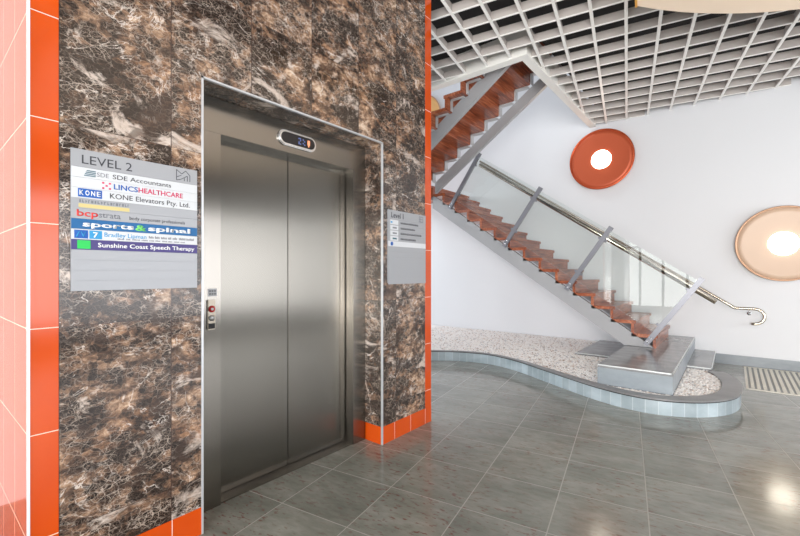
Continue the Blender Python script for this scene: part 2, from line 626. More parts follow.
def tag(o, label, cat, group=None, kind=None):
    o['label'], o['category'] = label, cat
    if group:
        o['group'] = group
    if kind:
        o['kind'] = kind
    return o


def thing(name, label, cat, loc=(0, 0, 0), group=None):
    o = bpy.data.objects.new(name, None)
    o.empty_display_size = 0.1
    C.objects.link(o)
    o.location = loc
    return tag(o, label, cat, group)


def struct(name, bm, m, label=None):
    o = obj(name, bm, m)
    o['kind'] = 'structure'
    if label:
        o['label'] = label
    return o


def boxes(*bs, bevel=0.0):
    bm = bmesh.new()
    for b in bs:
        add_box(bm, *b, bevel=bevel)
    return bm


def text_mesh(s, height, width=None, bold=0.0):
    """flat letter mesh: x along the line, y up, origin at the lower left of the capitals"""
    cu = bpy.data.curves.new('lettering', 'FONT')
    cu.body = s
    cu.size = 1.0
    cu.offset = bold
    cu.resolution_u = 3
    ob = bpy.data.objects.new('lettering', cu)
    C.objects.link(ob)
    dg = bpy.context.evaluated_depsgraph_get()
    dg.update()
    me = bpy.data.meshes.new_from_object(ob.evaluated_get(dg))
    bpy.data.objects.remove(ob)
    bm = bmesh.new()
    bm.from_mesh(me)
    bpy.data.meshes.remove(me)
    xs = [v.co.x for v in bm.verts]
    x0, x1 = min(xs), max(xs)
    k = height / 0.70
    kx = (width / (x1 - x0)) if width else k
    for v in bm.verts:
        v.co = Vector(((v.co.x - x0) * kx, v.co.y * k, 0))
    return bm


def lettering(parent, s, xw, y, z, height, m, width=None, bold=0.0, name='lettering'):
    """letters on a wall facing +X"""
    bm = text_mesh(s, height, width, bold)
    ext = bmesh.ops.extrude_face_region(bm, geom=bm.faces[:])
    for e in ext['geom']:
        if isinstance(e, bmesh.types.BMVert):
            e.co.z += 0.0006
    for v in bm.verts:
        v.co = Vector((xw + v.co.z, y + v.co.x, z + v.co.y))
    bmesh.ops.recalc_face_normals(bm, faces=bm.faces[:])
    return obj(name, bm, m, parent)


# ------------------------------------------------------------------ the setting
XW, XE, YS, YN, ZC = -6.5, 5.0, -4.0, 7.53, 3.82
LX, LY0, LY1 = -2.077, 0.306, 2.971            # lift block: face, near side, far side
RY0, RY1, RZ = 0.965, 2.32, 2.30               # lift recess
OX1, OY0 = -1.925, 4.62                         # stair opening in the ceiling: right and near edges
UZ = 4.425                                     # upper floor

struct('floor', boxes((XW, XE, YS, YN + .2, -0.2, 0.0)), M['floor'], 'grey stone tiled lobby floor with rust flecks')
struct('wall_back', boxes((XW, XE, YN, YN + .2, 0.0, 7.4)), M['wall'], 'tall white painted wall behind the stairs')

# glazed walls behind and beside the camera
def glazed(name, axis, at, t, a0, a1, openings, z_sill, z_head, zt):
    bm = bmesh.new()
    def put(u0, u1, z0, z1):
        if u1 - u0 < 1e-4:
            return
        if axis == 'Y':
            add_box(bm, u0, u1, at, at + t, z0, z1)
        else:
            add_box(bm, at, at + t, u0, u1, z0, z1)
    cur = a0
    for u0, u1 in openings:
        put(cur, u0, 0, zt)
        put(u0, u1, 0, z_sill)
        put(u0, u1, z_head, zt)
        cur = u1
    put(cur, a1, 0, zt)
    return struct(name, bm, M['wall_far'])


glazed('wall_front', 'Y', YS - .2, .2, -3.4, XE, [(-3.2, -0.5), (0.6, 3.6)], 0.1, 3.2, ZC + .3)
glazed('wall_right', 'X', XE, .2, YS, YN, [(-3.2, 0.2), (0.8, 7.0)], 0.3, 2.75, ZC + .3)
struct('wall_left', boxes((-3.4, -3.2, YS, LY0, 0, ZC + .3)), M['wall'])


def window(name, axis, at, u0, u1, z0, z1, n):
    bm = bmesh.new()
    def put(a, b, c, d, w):
        if axis == 'Y':
            add_box(bm, a, b, at - w, at + w, c, d)
        else:
            add_box(bm, at - w, at + w, a, b, c, d)
    put(u0, u1, z0, z0 + .06, .04)
    put(u0, u1, z1 - .06, z1, .04)
    for i in range(n + 1):
        u = u0 + (u1 - u0) * i / n
        put(max(u0, u - .035), min(u1, u + .035), z0, z1, .035)
    put(u0, u1, 2.15, 2.22, .03)
    return struct(name, bm, mat('window_frame_' + name[-1], s2l((90, 92, 96)), 0.4, .5))


window('window_1', 'Y', YS - .1, -3.2, -0.5, 0.1, 3.2, 4)
window('window_2', 'Y', YS - .1, 0.6, 3.6, 0.1, 3.2, 3)
window('window_3', 'X', XE + .1, -3.2, 0.2, 0.3, 2.75, 3)
window('window_4', 'X', XE + .1, 0.8, 7.0, 0.3, 2.75, 5)

# lift shaft block: marble face with the recess cut into it, orange tiled near side, white rear
DEEP = -2.50
bm = boxes((DEEP, LX, LY0 + .09, RY0, 0.135, ZC + .3), (DEEP, LX, RY1, LY1 - .09, 0.135, ZC + .3), (DEEP, LX, RY0, RY1, RZ, ZC + .3))
struct('wall_lift', bm, M['marble'], 'brown veined marble wall around the lift recess')
bm = boxes((-5.6, DEEP, LY0 + .02, LY1 - .02, 0, ZC + .3))
struct('wall_shaft', bm, M['wall'], 'white body of the lift shaft')
bm = boxes((-3.2, LX - .006, LY0, LY0 + .02, 0.0, ZC + .3))
struct('wall_shaft_side', bm, M['orange_side'], 'orange tiled side of the lift shaft')
bm = boxes((-5.6, LX - .02, LY1 - .02, LY1 + .004, 0.0, ZC + .3))
struct('wall_shaft_back', bm, M['wall'])
bm = boxes((DEEP, LX + .001, LY0 + .02, LY0 + .089, 0.135, ZC + .3), (LX - .0058, LX + .001, LY0 + .0035, LY0 + .0205, 0.135, ZC + .3))
struct('trim_1', bm, M['orange_strip'], 'glossy orange tile strip left of the marble')
bm = boxes((DEEP, LX + .001, LY1 - .09, LY1, 0.135, ZC + .3))
struct('trim_2', bm, M['orange_strip'], 'narrow orange tile strip at the far end of the marble wall')
bm = boxes((DEEP, LX + .002, LY0 + .02, RY0, 0, .135), (LX - .0058, LX + .002, LY0 + .0035, LY0 + .0205, 0, .135))
struct('baseboard_left', bm, M['orange_base'], 'orange tile skirting left of the lift')
bm = boxes((-2.236, LX + .002, RY1, LY1, 0, .135), (DEEP, -2.236, RY1 + .004, LY1, 0, .135))
struct('baseboard_right', bm, M['orange_base'], 'orange tile skirting right of the lift')
# chrome corner trims
bm = boxes((LX - .012, LX + .003, LY0 - .004, LY0 + .004, 0, ZC + .3))
struct('trim_3', bm, M['pale_alloy'], 'thin chrome corner trim on the left orange edge')
w = .009
bm = boxes((LX - .01, LX + .005, RY0 - w, RY0 + .001, 0, RZ + w), (LX - .01, LX + .005, RY1 - .001, RY1 + w, 0, RZ + w), (LX - .01, LX + .005, RY0 - w, RY1 + w, RZ - .001, RZ + w))
struct('trim_4', bm, M['alloy'], 'thin chrome trim framing the lift recess')

bm = boxes((-0.205, XE, YN - .016, YN, 0, .137))
struct('baseboard_back', bm, M['skirt'], 'grey stone skirting along the white wall')

# open-cell ceiling
ANG = YAW - math.atan(227.0 / F_PX)
A = (-math.sin(ANG), math.cos(ANG))
B = (math.cos(ANG), math.sin(ANG))


def clip(p, d, rect):
    t0, t1 = -1e9, 1e9
    for k in (0, 1):
        lo, hi = rect[2 * k], rect[2 * k + 1]
        if abs(d[k]) < 1e-9:
            if not lo < p[k] < hi:
                return None
            continue
        a, b = (lo - p[k]) / d[k], (hi - p[k]) / d[k]
        t0, t1 = max(t0, min(a, b)), min(t1, max(a, b))
    return (t0, t1) if t0 < t1 else None


ROOM = (XW, XE, YS, YN)
HOLES = [(-6.6, OX1 + .05, OY0 - .06, YN + .1), (-5.6, LX, LY0, LY1)]
bm = bmesh.new()
bf_ = bmesh.new()
for (d, n, o0, pitch, flange, web) in ((A, B, -1.485, 0.2955, .030, .012), (B, A, 3.700, 0.3005, .017, .010)):
    for k in range(-45, 45):
        q = o0 + k * pitch
        p = (n[0] * q, n[1] * q)
        r = clip(p, d, ROOM)
        if not r:
            continue
        segs = [r]
        for h in HOLES:
            hr = clip(p, d, h)
            if hr:
                ns = []
                for a, b in segs:
                    if hr[1] <= a or hr[0] >= b:
                        ns.append((a, b))
                    else:
                        if hr[0] > a:
                            ns.append((a, hr[0]))
                        if hr[1] < b:
                            ns.append((hr[1], b))
                segs = ns
        for a, b in segs:
            if b - a < .02:
                continue
            m_ = (a + b) / 2
            cx, cy = p[0] + d[0] * m_, p[1] + d[1] * m_
            up = .0006 if d is A else 0
            add_obox(bf_, (cx, cy, ZC + .004 - up), (*d, 0), (*n, 0), (0, 0, 1), b - a, flange, .008)
            add_obox(bm, (cx, cy, ZC + .05), (*d, 0), (*n, 0), (0, 0, 1), b - a, web, .086)
fl0 = len(bm.faces)
tmp_me = bpy.data.meshes.new('tmp')
bf_.to_mesh(tmp_me)
bf_.free()
bm.from_mesh(tmp_me)
bm.faces.ensure_lookup_table()
for f in bm.faces[fl0:]:
    f.material_index = 1
struct('ceiling', bm, [M['grid'], M['grid_edge']], 'white open cell grid ceiling with dark void above')
# plenum / upper floor slab around the stair opening
bm = boxes((OX1 + .13, XE, OY0 - .1, YN, 4.10, UZ - .03), (XW, XE, YS, OY0 - .1, 4.10, UZ - .03))
struct('ceiling_slab', bm, M['void'], 'dark slab above the ceiling grid')
bm = boxes((OX1 + .13, XE, OY0 - .1, YN, UZ - .03, UZ), (XW, XE, YS, OY0 - .1, UZ - .03, UZ))
struct('floor_upper', bm, M['concrete'])
bm = boxes((XW, XE, YS, YN + .2, 7.2, 7.4))
struct('ceiling_upper', bm, M['wall'])
# white edge trim of the stair opening
bm = boxes((XW, OX1 + .10, OY0 - .115, OY0, ZC - .02, ZC + .28), (OX1, OX1 + .10, OY0, YN, ZC - .02, ZC + .28))
struct('trim_5', bm, M['white_trim'], 'white edge frame of the stair opening in the ceiling')
bm = boxes((XW, OX1, OY0 - .1, OY0, ZC + .28, UZ))
struct('trim_6', bm, M['white_trim'])

# curved tan ceiling panel, hung under the grid
bm = bmesh.new()
cx, cy, R = 1.894, 1.985, 3.106
zt = 3.50
pts = []
a0 = math.atan2(3.80 - cy, -0.585 - cx)
N = 40
for i in range(N + 1):
    a = a0 + (math.radians(40) - a0) * i / N
    pts.append((cx + R * math.cos(a), cy + R * math.sin(a)))
last = pts[-1]
pts += [(last[0], cy - 1.0), (pts[0][0] + .40, cy - 1.0), (pts[0][0] + .20, cy + .4)]
add_prism(bm, pts, 'Z', zt, zt + .10)
panel = thing('ceiling_panel', 'large curved tan panel hanging under the white grid ceiling', 'ceiling panel', (1.5, 3.2, zt))
obj('panel_board', bm, M['tan_panel'], panel)
bm = bmesh.new()
for i in range(2):
    add_tube(bm, [(0.3 + i * 1.6, 3.6, zt + .10), (0.3 + i * 1.6, 3.6, 4.10)], .006, 8)
    add_tube(bm, [(0.6 + i * 1.6, 2.2, zt + .10), (0.6 + i * 1.6, 2.2, 4.10)], .006, 8)
obj('suspension_rods', bm, M['chrome'], panel)
pa = Vector((pts[0][0], pts[0][1], 0))
pb = Vector((pts[-1][0], pts[-1][1], 0))
bm = bmesh.new()
dv = (pa - pb)
nv = Vector((-dv.y, dv.x, 0)).normalized()
add_obox(bm, ((pa + pb) / 2 + nv * .008 + Vector((0, 0, zt + .055))), dv, nv, (0, 0, 1), dv.length, .016, .13)
obj('panel_edge', bm, M['yellow_edge'], panel)['label'] = 'amber edge strip'

# ------------------------------------------------------------------ lift entrance
FX, DX = -2.25, -2.345
lift = thing('lift_entrance', 'brushed steel two panel lift doors in their frame, recessed in marble wall', 'lift door', (FX, 1.66, 0))
JY0, JY1, HZ = 1.146, 2.184, 2.10
obj('jamb', boxes((-2.49, FX, RY0 + .002, JY0, 0, HZ), bevel=.0015), M['steel_frame'], lift)
obj('jamb', boxes((-2.49, FX, JY1, RY1 - .002, 0, HZ), bevel=.0015), M['steel_frame'], lift)
obj('header', boxes((-2.49, FX, RY0 + .002, RY1 - .002, HZ, RZ - .002), bevel=.0015), M['steel_frame'], lift)
for (y0, y1) in ((JY0 - .03, 1.6595), (1.6645, JY1 + .03)):
    o = obj('door_panel', boxes((DX - .035, DX, y0, y1, .012, HZ + .03), bevel=.002), M['steel'], lift)
obj('door_gap', boxes((DX - .034, DX - .008, 1.655, 1.669, .012, HZ)), M['dark'], lift)
obj('door_stile', boxes((DX, DX + .010, JY1 - .05, JY1 - .012, .012, HZ - .012), bevel=.002), M['steel_frame'], lift)
obj('sill', boxes((-2.49, FX - .012, JY0, JY1, 0, .006), (-2.49, DX + .004, JY0, JY1, .006, .008)), M['steel_frame'], lift)

# floor indicator above the doors
def pill(bm, x0, x1, yc, zc, hw, hh, seg=16):
    pts = []
    for k in range(seg + 1):
        a = -PI / 2 + PI * k / seg
        pts.append((yc + hw - hh + hh * math.cos(a), zc + hh * math.sin(a)))
    for k in range(seg + 1):
        a = PI / 2 + PI * k / seg
        pts.append((yc - hw + hh + hh * math.cos(a), zc + hh * math.sin(a)))
    add_prism(bm, pts, 'X', x0, x1)


IY, IZ = 1.668, 2.190
ind = thing('floor_indicator', 'pill shaped chrome rimmed floor display above the lift doors', 'display', (FX, IY, IZ))
bm = bmesh.new()
pill(bm, FX, FX + .016, IY, IZ, .150, .050)
bmesh.ops.bevel(bm, geom=[e for e in bm.edges if abs(e.verts[0].co.x - FX - .016) < 1e-5 and abs(e.verts[1].co.x - FX - .016) < 1e-5], offset=.006, segments=2, affect='EDGES')
obj('bezel', bm, M['chrome'], ind)
bm = bmesh.new()
pill(bm, FX + .0155, FX + .0175, IY, IZ, .134, .036)
obj('display_window', bm, M['black'], ind)
bm = bmesh.new()
for (dy, dz) in ((0, .014), (.010, .014), (0, .003), (.010, .003), (0, -.008), (.010, -.008), (.004, -.020)):
    add_box(bm, FX + .0175, FX + .0185, IY + .072 + dy, IY + .081 + dy, IZ + dz - .005, IZ + dz + .005)
obj('lit_dots', bm, M['digit_orange'], ind)['label'] = 'glowing orange dots'
bm = bmesh.new()
for (dy, dz) in ((0, .016), (.012, .016), (.012, .004), (0, -.008), (.012, -.018), (.034, .014), (.046, .004), (.034, -.010), (.046, -.018), (0, -.018)):
    add_box(bm, FX + .0175, FX + .0182, IY - .002 + dy, IY + .006 + dy, IZ + dz - .004, IZ + dz + .004)
obj('dim_segments', bm, M['digit_blue'], ind)['label'] = 'dim blue segments'

# call panel and little notice on the left jamb
cp = thing('call_panel', 'small call button plate with red ringed button on the left lift jamb', 'button panel', (FX, 1.087, 1.0))
obj('plate', boxes((FX, FX + .012, 1.066, 1.110, 1.000, 1.166), bevel=.003), mat('call_plate_steel', s2l((150, 142, 130)), .3, 1.0), cp)
bm = bmesh.new()
add_lathe(bm, [(0, .006), (.017, .006), (.019, .003), (.019, 0)], 'X', 24, (FX + .012, 1.088, 1.115))
o = obj('button', bm, M['red_button'], cp)
o['label'] = 'red round button'
bm = bmesh.new()
add_lathe(bm, [(0, .003), (.008, .003), (.008, 0)], 'X', 20, (FX + .018, 1.088, 1.115))
obj('button_cap', bm, M['ink_white'], o)
bm = bmesh.new()
add_lathe(bm, [(0, .006), (.015, .006), (.017, .003), (.017, 0)], 'X', 24, (FX + .012, 1.088, 1.065))
obj('button', bm, M['grey_button'], cp)['label'] = 'grey round button'
obj('key_switch', boxes((FX + .012, FX + .0135, 1.070, 1.106, 1.006, 1.036)), M['black'], cp)
nt = tag(obj('notice_plate', boxes((FX, FX + .002, 1.072, 1.122, 1.185, 1.228)), M['sign_white']), 'tiny white notice with grey pictograms above the call buttons', 'notice')
bm = bmesh.new()
for j in range(2):
    for i in range(3):
        add_box(bm, FX + .002, FX + .0026, 1.078 + i * .014, 1.088 + i * .014, 1.193 + j * .016, 1.203 + j * .016)
obj('pictograms', bm, M['ink_grey'], nt)

# ------------------------------------------------------------------ directory signs
SX = LX + .001
def sign_board(name, label, y0, y1, z0, z1):
    t = thing(name, label, 'sign', (SX, (y0 + y1) / 2, z0))
    obj('backing_board', boxes((SX, SX + .008, y0, y1, z0, z1)), M['sign'], t)
    return t


def strip(t, y0, y1, z0, z1, m, label=None, fx=SX + .008):
    o = obj('name_strip', boxes((fx, fx + .004, y0 + .001, y1 - .001, z0 + .0006, z1 - .0006)), m, t)
    if label:
        o['label'] = label
    return o


SY0, SY1, SZ0, SZ1 = .432, .931, 1.243, 1.823
sg = sign_board('directory_sign', 'big silver tenant directory with coloured logo strips left of the lift', SY0, SY1, SZ0, SZ1)
W = SY1 - SY0
TX = SX + .012
rowh = .0423
top = SZ1 - .073
title = strip(sg, SY0, SY1, top, SZ1, M['sign'], 'title strip reading LEVEL 2')
lettering(title, 'LEVEL 2', TX, SY0 + .035, SZ1 - .058, .036, M['ink'], .180, .0)
bm = bmesh.new()   # small line-drawn emblem, upper right
ey, ez = SY1 - .098, SZ1 - .062
for (ya, za, yb, zb) in ((0, 0, 0, .05), (0, .05, .024, .032), (.024, .032, .042, .05), (.042, .05, .062, .03), (0, .014, .022, .026), (.02, .006, .05, .026), (.05, 0, .05, .026), (.062, 0, .062, .03), (.036, 0, .036, .014), (0, .0, .02, .006)):
    p0, p1 = Vector((0, ya, za)), Vector((0, yb, zb))
    d = p1 - p0
    add_obox(bm, Vector((TX + .0003, ey, ez)) + (p0 + p1) / 2, d, d.cross(Vector((1, 0, 0))), (1, 0, 0), d.length, .0028, .0006)
obj('emblem', bm, M['ink'], title)


def row(k):
    return top - (k + 1) * rowh, top - k * rowh


def plate(parent, y0, y1, z0, z1, m, name='logo'):
    return obj(name, boxes((TX, TX + .0005, y0, y1, z0, z1)), m, parent)


z0, z1 = row(0)
r = strip(sg, SY0, SY1, z0, z1, M['sign_white'], 'white strip of an accountancy firm')
bm = bmesh.new()
for i in range(4):
    add_box(bm, TX, TX + .0006, SY0 + .042 + .003 * i, SY0 + .082, z0 + .008 + i * .0068, z0 + .012 + i * .0068)
obj('logo', bm, M['ink_teal'], r)
lettering(r, 'SDE', TX, SY0 + .086, z0 + .012, .018, M['ink_grey'], .042)
lettering(r, 'SDE Accountants', TX, SY0 + .142, z0 + .012, .019, M['ink'], .235, .004)
z0, z1 = row(1)
r = strip(sg, SY0, SY1, z0, z1, M['sign_white'], 'white strip with blue and magenta lettering')
bm = bmesh.new()
for i in range(3):
    for j in range(3):
        if (i + j) % 2 == 0:
            add_box(bm, TX, TX + .0006, SY0 + .104 + i * .012, SY0 + .112 + i * .012, z0 + .006 + j * .011, z0 + .013 + j * .011)
obj('logo', bm, M['ink_magenta'], r)
lettering(r, 'LINCS', TX, SY0 + .146, z0 + .011, .022, M['ink_blue'], .092, .018)
lettering(r, 'HEALTHCARE', TX, SY0 + .240, z0 + .011, .022, M['ink_magenta'], .190, .016)
z0, z1 = row(2)
r = strip(sg, SY0, SY1, z0, z1, M['sign_white'], 'white strip with a blue box logo')
lb = plate(r, SY0 + .022, SY0 + .104, z0 + .005, z1 - .003, M['ink_blue'])
for i, ch in enumerate('KONE'):
    lettering(lb, ch, TX + .0006, SY0 + .027 + i * .0195, z0 + .013, .020, M['ink_white'], .014, .02)
lettering(r, 'KONE Elevators Pty. Ltd.', TX, SY0 + .132, z0 + .012, .022, M['ink'], .330, .004)
z0, z1 = row(3)
r = strip(sg, SY0, SY1, z0, z1, M['sign'], 'silver strip with a faded yellow block')
bm = bmesh.new()
add_box(bm, TX, TX + .0004, SY0 + .024, SY0 + .205, z0 + .004, z0 + .020)
obj('logo', bm, M['vinyl_yellow'], r)
bm = bmesh.new()
rnd = random.Random(4)
y = SY0 + .026
while y < SY0 + .20:
    wd = rnd.uniform(.005, .009)
    add_box(bm, TX, TX + .0006, y, y + wd * .5, z0 + .024, z0 + .036)
    add_box(bm, TX, TX + .0006, y + wd * .4, y + wd, z0 + .024 + rnd.choice((0, .009)), z0 + .028 + rnd.choice((0, .008)))
    y += wd + .004
obj('worn_print', bm, M['ink_grey'], r)
z0, z1 = row(4)
r = strip(sg, SY0, SY1, z0, z1, M['sign'], 'silver strip with red and grey lettering')
lettering(r, 'bcp', TX, SY0 + .018, z0 + .011, .026, M['ink_red'], .072, .02)
lettering(r, 'strata', TX, SY0 + .093, z0 + .011, .024, M['ink_grey'], .078, .006)
lettering(r, 'body corporate professionals', TX, SY0 + .205, z0 + .012, .015, M['ink'], .235, .004)
z0, z1 = row(5)
r = strip(sg, SY0, SY1, z0, z1, M['vinyl_blue'], 'blue strip with wide white lettering')
lettering(r, 'sports', TX, SY0 + .038, z0 + .012, .021, M['ink_white'], .185, .03)
lettering(r, '&', TX, SY0 + .228, z0 + .009, .025, M['ink_lime'], .045, .03)
lettering(r, 'spinal', TX, SY0 + .280, z0 + .012, .021, M['ink_white'], .185, .03)
z0, z1 = row(6)
r = strip(sg, SY0, SY1, z0, z1, M['sign_white'], 'white strip with two small blue square logos')
lb = plate(r, SY0 + .010, SY0 + .056, z0 + .004, z1 - .004, M['ink_blue'])
lettering(lb, '/', TX + .0006, SY0 + .015, z0 + .010, .022, M['ink_sky'], .014, .01)
lettering(lb, 'V', TX + .0006, SY0 + .031, z0 + .010, .022, M['ink_sky'], .018, .01)
lb = plate(r, SY0 + .060, SY0 + .104, z0 + .004, z1 - .004, M['ink_sky'])
lettering(lb, '7', TX + .0006, SY0 + .073, z0 + .010, .022, M['ink_white'], .018, .02)
lettering(r, 'Bradley Lipman', TX, SY0 + .112, z0 + .016, .018, M['ink_sky'], .160, .006)
bm = bmesh.new()
rnd = random.Random(8)
for (ya, yb, za) in ((.282, .485, .019), (.160, .44, .006)):
    y = SY0 + ya
    while y < SY0 + yb:
        wd = rnd.uniform(.012, .035)
        yy = y
        while yy < y + wd:
            add_box(bm, TX, TX + .0006, yy, yy + .0035, z0 + za, z0 + za + rnd.uniform(.006, .009) * (1.3 if za > .01 else .7))
            yy += .0052
        y += wd + .008
obj('small_print', bm, M['ink_grey'], r)
z0, z1 = row(7)
r = strip(sg, SY0, SY1, z0, z1, M['vinyl_purple'], 'purple strip with a green square')
plate(r, SY0 + .020, SY0 + .064, z0 + .004, z1 - .004, M['ink_green'])
lettering(r, 'Sunshine Coast Speech Therapy', TX, SY0 + .090, z0 + .013, .018, M['ink_white'], .395, .016)
for k in range(8, 12):
    z0, z1 = row(k)
    strip(sg, SY0, SY1, z0, z1, M['sign'], 'blank silver strip')

SY0, SY1, SZ0, SZ1 = 2.380, 2.872, 1.236, 1.805
sg = sign_board('directory_sign', 'silver directory with one white strip, right of the lift by the orange edge', SY0, SY1, SZ0, SZ1)
top = SZ1 - .073
title = strip(sg, SY0, SY1, top, SZ1, M['sign'], 'title strip')
lettering(title, 'Level 1', TX, SY0 + .035, SZ1 - .058, .042, M['ink'], .150, .006)
bm = bmesh.new()
ey, ez = SY1 - .095, SZ1 - .064
for (a, b, c, d) in ((0, .05, 0, .006), (0, .006, 0, .05), (.05, .056, 0, .05), (0, .05, .044, .05), (.02, .026, 0, .05), (0, .05, .022, .028)):
    add_box(bm, TX, TX + .0006, ey + a, ey + b, ez + c, ez + d)
obj('emblem', bm, M['ink_grey'], title)
rnd = random.Random(21)
for k in range(12):
    z0, z1 = row(k)
    if k == 4:
        r = strip(sg, SY0, SY1, z0, z1, M['sign_white'], 'white strip with a blue round logo')
        bm = bmesh.new()
        add_lathe(bm, [(0, .0008), (.016, .0008), (.016, 0)], 'X', 20, (TX, SY0 + .042, (z0 + z1) / 2))
        obj('logo', bm, M['ink_blue'], r)
        continue
    r = strip(sg, SY0, SY1, z0, z1, M['sign'], None if k < 4 else 'blank silver strip')
    if k < 4:
        lb = plate(r, SY0 + .022, SY0 + .12, z0 + .003, z1 - .003, M['sign_white'])
        bm = bmesh.new()
        add_box(bm, TX + .0005, TX + .001, SY0 + (.026 if k == 0 else .05), SY0 + (.048 if k == 0 else .10), z0 + .014, z0 + .026)
        obj('logo_mark', bm, (M['ink_sky'], M['ink_grey'], M['ink_grey'], M['ink_teal'])[k], lb)
        bm = bmesh.new()
        y = SY0 + .15
        while y < SY0 + (.38, .33, .42, .34)[k]:
            wd = rnd.uniform(.010, .014)
            add_box(bm, TX, TX + .0006, y, y + .0025, z0 + .014, z0 + .030)
            add_box(bm, TX, TX + .0006, y, y + wd * .8, z0 + .014, z0 + .018)
            add_box(bm, TX, TX + .0006, y + wd * .6, y + wd * .8, z0 + .014, z0 + .026)
            y += wd
        obj('worn_print', bm, M['ink'], r)

# ------------------------------------------------------------------ planter with gravel
ctrl = [(-5.6, 3.9), (-4.7, 4.15), (-4.0, 4.60), (-3.48, 5.01), (-3.13, 5.23), (-2.70, 5.32), (-2.25, 5.18), (-1.80, 4.92), (-1.50, 4.74), (-1.12, 4.53), (-.80, 4.42), (-.52, 4.425), (-.28, 4.54),
        (-.10, 4.72), (.02, 4.96), (.066, 5.26), (.052, 5.62), (-.03, 5.95), (-.10, 6.10)]


def catmull(p, n=8):
    out = []
    for i in range(len(p) - 1):
        p0 = Vector(p[max(i - 1, 0)])
        p1, p2 = Vector(p[i]), Vector(p[i + 1])
        p3 = Vector(p[min(i + 2, len(p) - 1)])
        for k in range(n):
            t = k / n
            out.append(0.5 * ((2 * p1) + (-p0 + p2) * t + (2 * p0 - 5 * p1 + 4 * p2 - p3) * t * t + (-p0 + 3 * p1 - 3 * p2 + p3) * t ** 3))
    out.append(Vector(p[-1]))
    return out


outer = catmull(ctrl)


def offset(path, dist):
    res = []
    for i, p in enumerate(path):
        d = (path[min(i + 1, len(path) - 1)] - path[max(i - 1, 0)]).normalized()
        n = Vector((-d.y, d.x))           # left of travel = towards the bed
        res.append(p + n * (dist(p, i) if callable(dist) else dist))
    return res


def capw(p, i):
    return max(.03, min(.165, 0.03 + (p.x + 2.7) * .05))


inner = offset(outer, capw)
face = offset(outer, .012)


def wall_strip(path_o, path_i, z0, z1, uv=False):
    bm = bmesh.new()
    lay = bm.loops.layers.uv.new('UVMap') if uv else None
    L = [0.0]
    for a, b in zip(path_o, path_o[1:]):
        L.append(L[-1] + (b - a).length)
    V = [[bm.verts.new((p.x, p.y, z)) for p in path] for path, z in ((path_o, z0), (path_o, z1), (path_i, z1), (path_i, z0))]
    n = len(path_o)
    for i in range(n - 1):
        for a, b in ((0, 1), (1, 2), (2, 3), (3, 0)):
            f = bm.faces.new((V[a][i], V[a][i + 1], V[b][i + 1], V[b][i]))
            if uv:
                for lp, u in zip(f.loops, (L[i], L[i + 1], L[i + 1], L[i])):
                    lp[lay].uv = (u, 0)
    bm.faces.new([V[k][0] for k in range(4)])
    bm.faces.new([V[k][n - 1] for k in (3, 2, 1, 0)])
    bmesh.ops.recalc_face_normals(bm, faces=bm.faces[:])
    return bm


planter = thing('planter_kerb', 'low curved grey tiled kerb edging the gravel bed under the stairs', 'planter', (-1.5, 5.0, 0))
obj('tiled_face', wall_strip(face, offset(outer, lambda p, i: capw(p, i) - .001), 0, .128, True), M['kerb_face'], planter)
obj('shadow_joint', wall_strip(offset(outer, .006), offset(outer, lambda p, i: capw(p, i) - .002), .128, .138), M['dark'], planter)
obj('capping', wall_strip(outer, inner, .138, .152), M['kerb_cap'], planter)

# landing slab and lower slab
LZ = .345
SL = (-1.118, -0.453, 4.665, 7.52)
LS = (-1.76, -0.205, 6.12, 7.515)
landing = thing('stone_landing', 'raised polished grey stone block at the foot of the stairs', 'step', (-.78, 6.0, .14))
obj('block', boxes((SL[0], SL[1], SL[2], SL[3], .168, LZ - .03), (SL[0], SL[1], SL[2], LS[2] - .003, .14, .168)), M['block'], landing)
bm = boxes((SL[0], SL[1], SL[2], SL[3], LZ - .03, LZ), bevel=.003)
obj('top_slab', bm, M['slab'], landing)
t_ = .008
obj('edge_trim', boxes((SL[0] - .001, SL[1] + .002, SL[2] - .003, SL[2] + t_, LZ - t_, LZ + .002), (SL[1] - t_, SL[1] + .003, SL[2] - .003, SL[3], LZ - t_, LZ + .002)), M['edge'], landing)['label'] = 'pale metal nosing'
low = thing('stone_step', 'low grey stone step slab beneath the raised block, beside the white wall', 'step', (-.9, 6.8, 0))
obj('slab', boxes((LS[0], LS[1], LS[2], LS[3], .0, .166), bevel=.002), M['slab'], low)
obj('edge_trim', boxes((LS[0] - .001, SL[0] - .002, LS[2] - .004, LS[2] + .006, .158, .1675)), M['edge'], low)
obj('edge_trim', boxes((SL[1] + .004, LS[1] + .003, LS[2] - .004, LS[2] + .006, .158, .1675), (LS[1] - .006, LS[1] + .003, LS[2] - .004, LS[3], .158, .1675)), M['edge'], low)

# gravel: base sheet and pebbles in one mesh
poly = [(p.x, p.y) for p in offset(outer, lambda p, i: capw(p, i) + .002)] + [(-.21, 6.25), (-.21, 7.52), (-5.6, 7.52)]


def inside(x, y):
    c = False
    n = len(poly)
    for i in range(n):
        x1, y1 = poly[i]
        x2, y2 = poly[(i + 1) % n]
        if (y1 > y) != (y2 > y) and x < (x2 - x1) * (y - y1) / (y2 - y1) + x1:
            c = not c
    return c


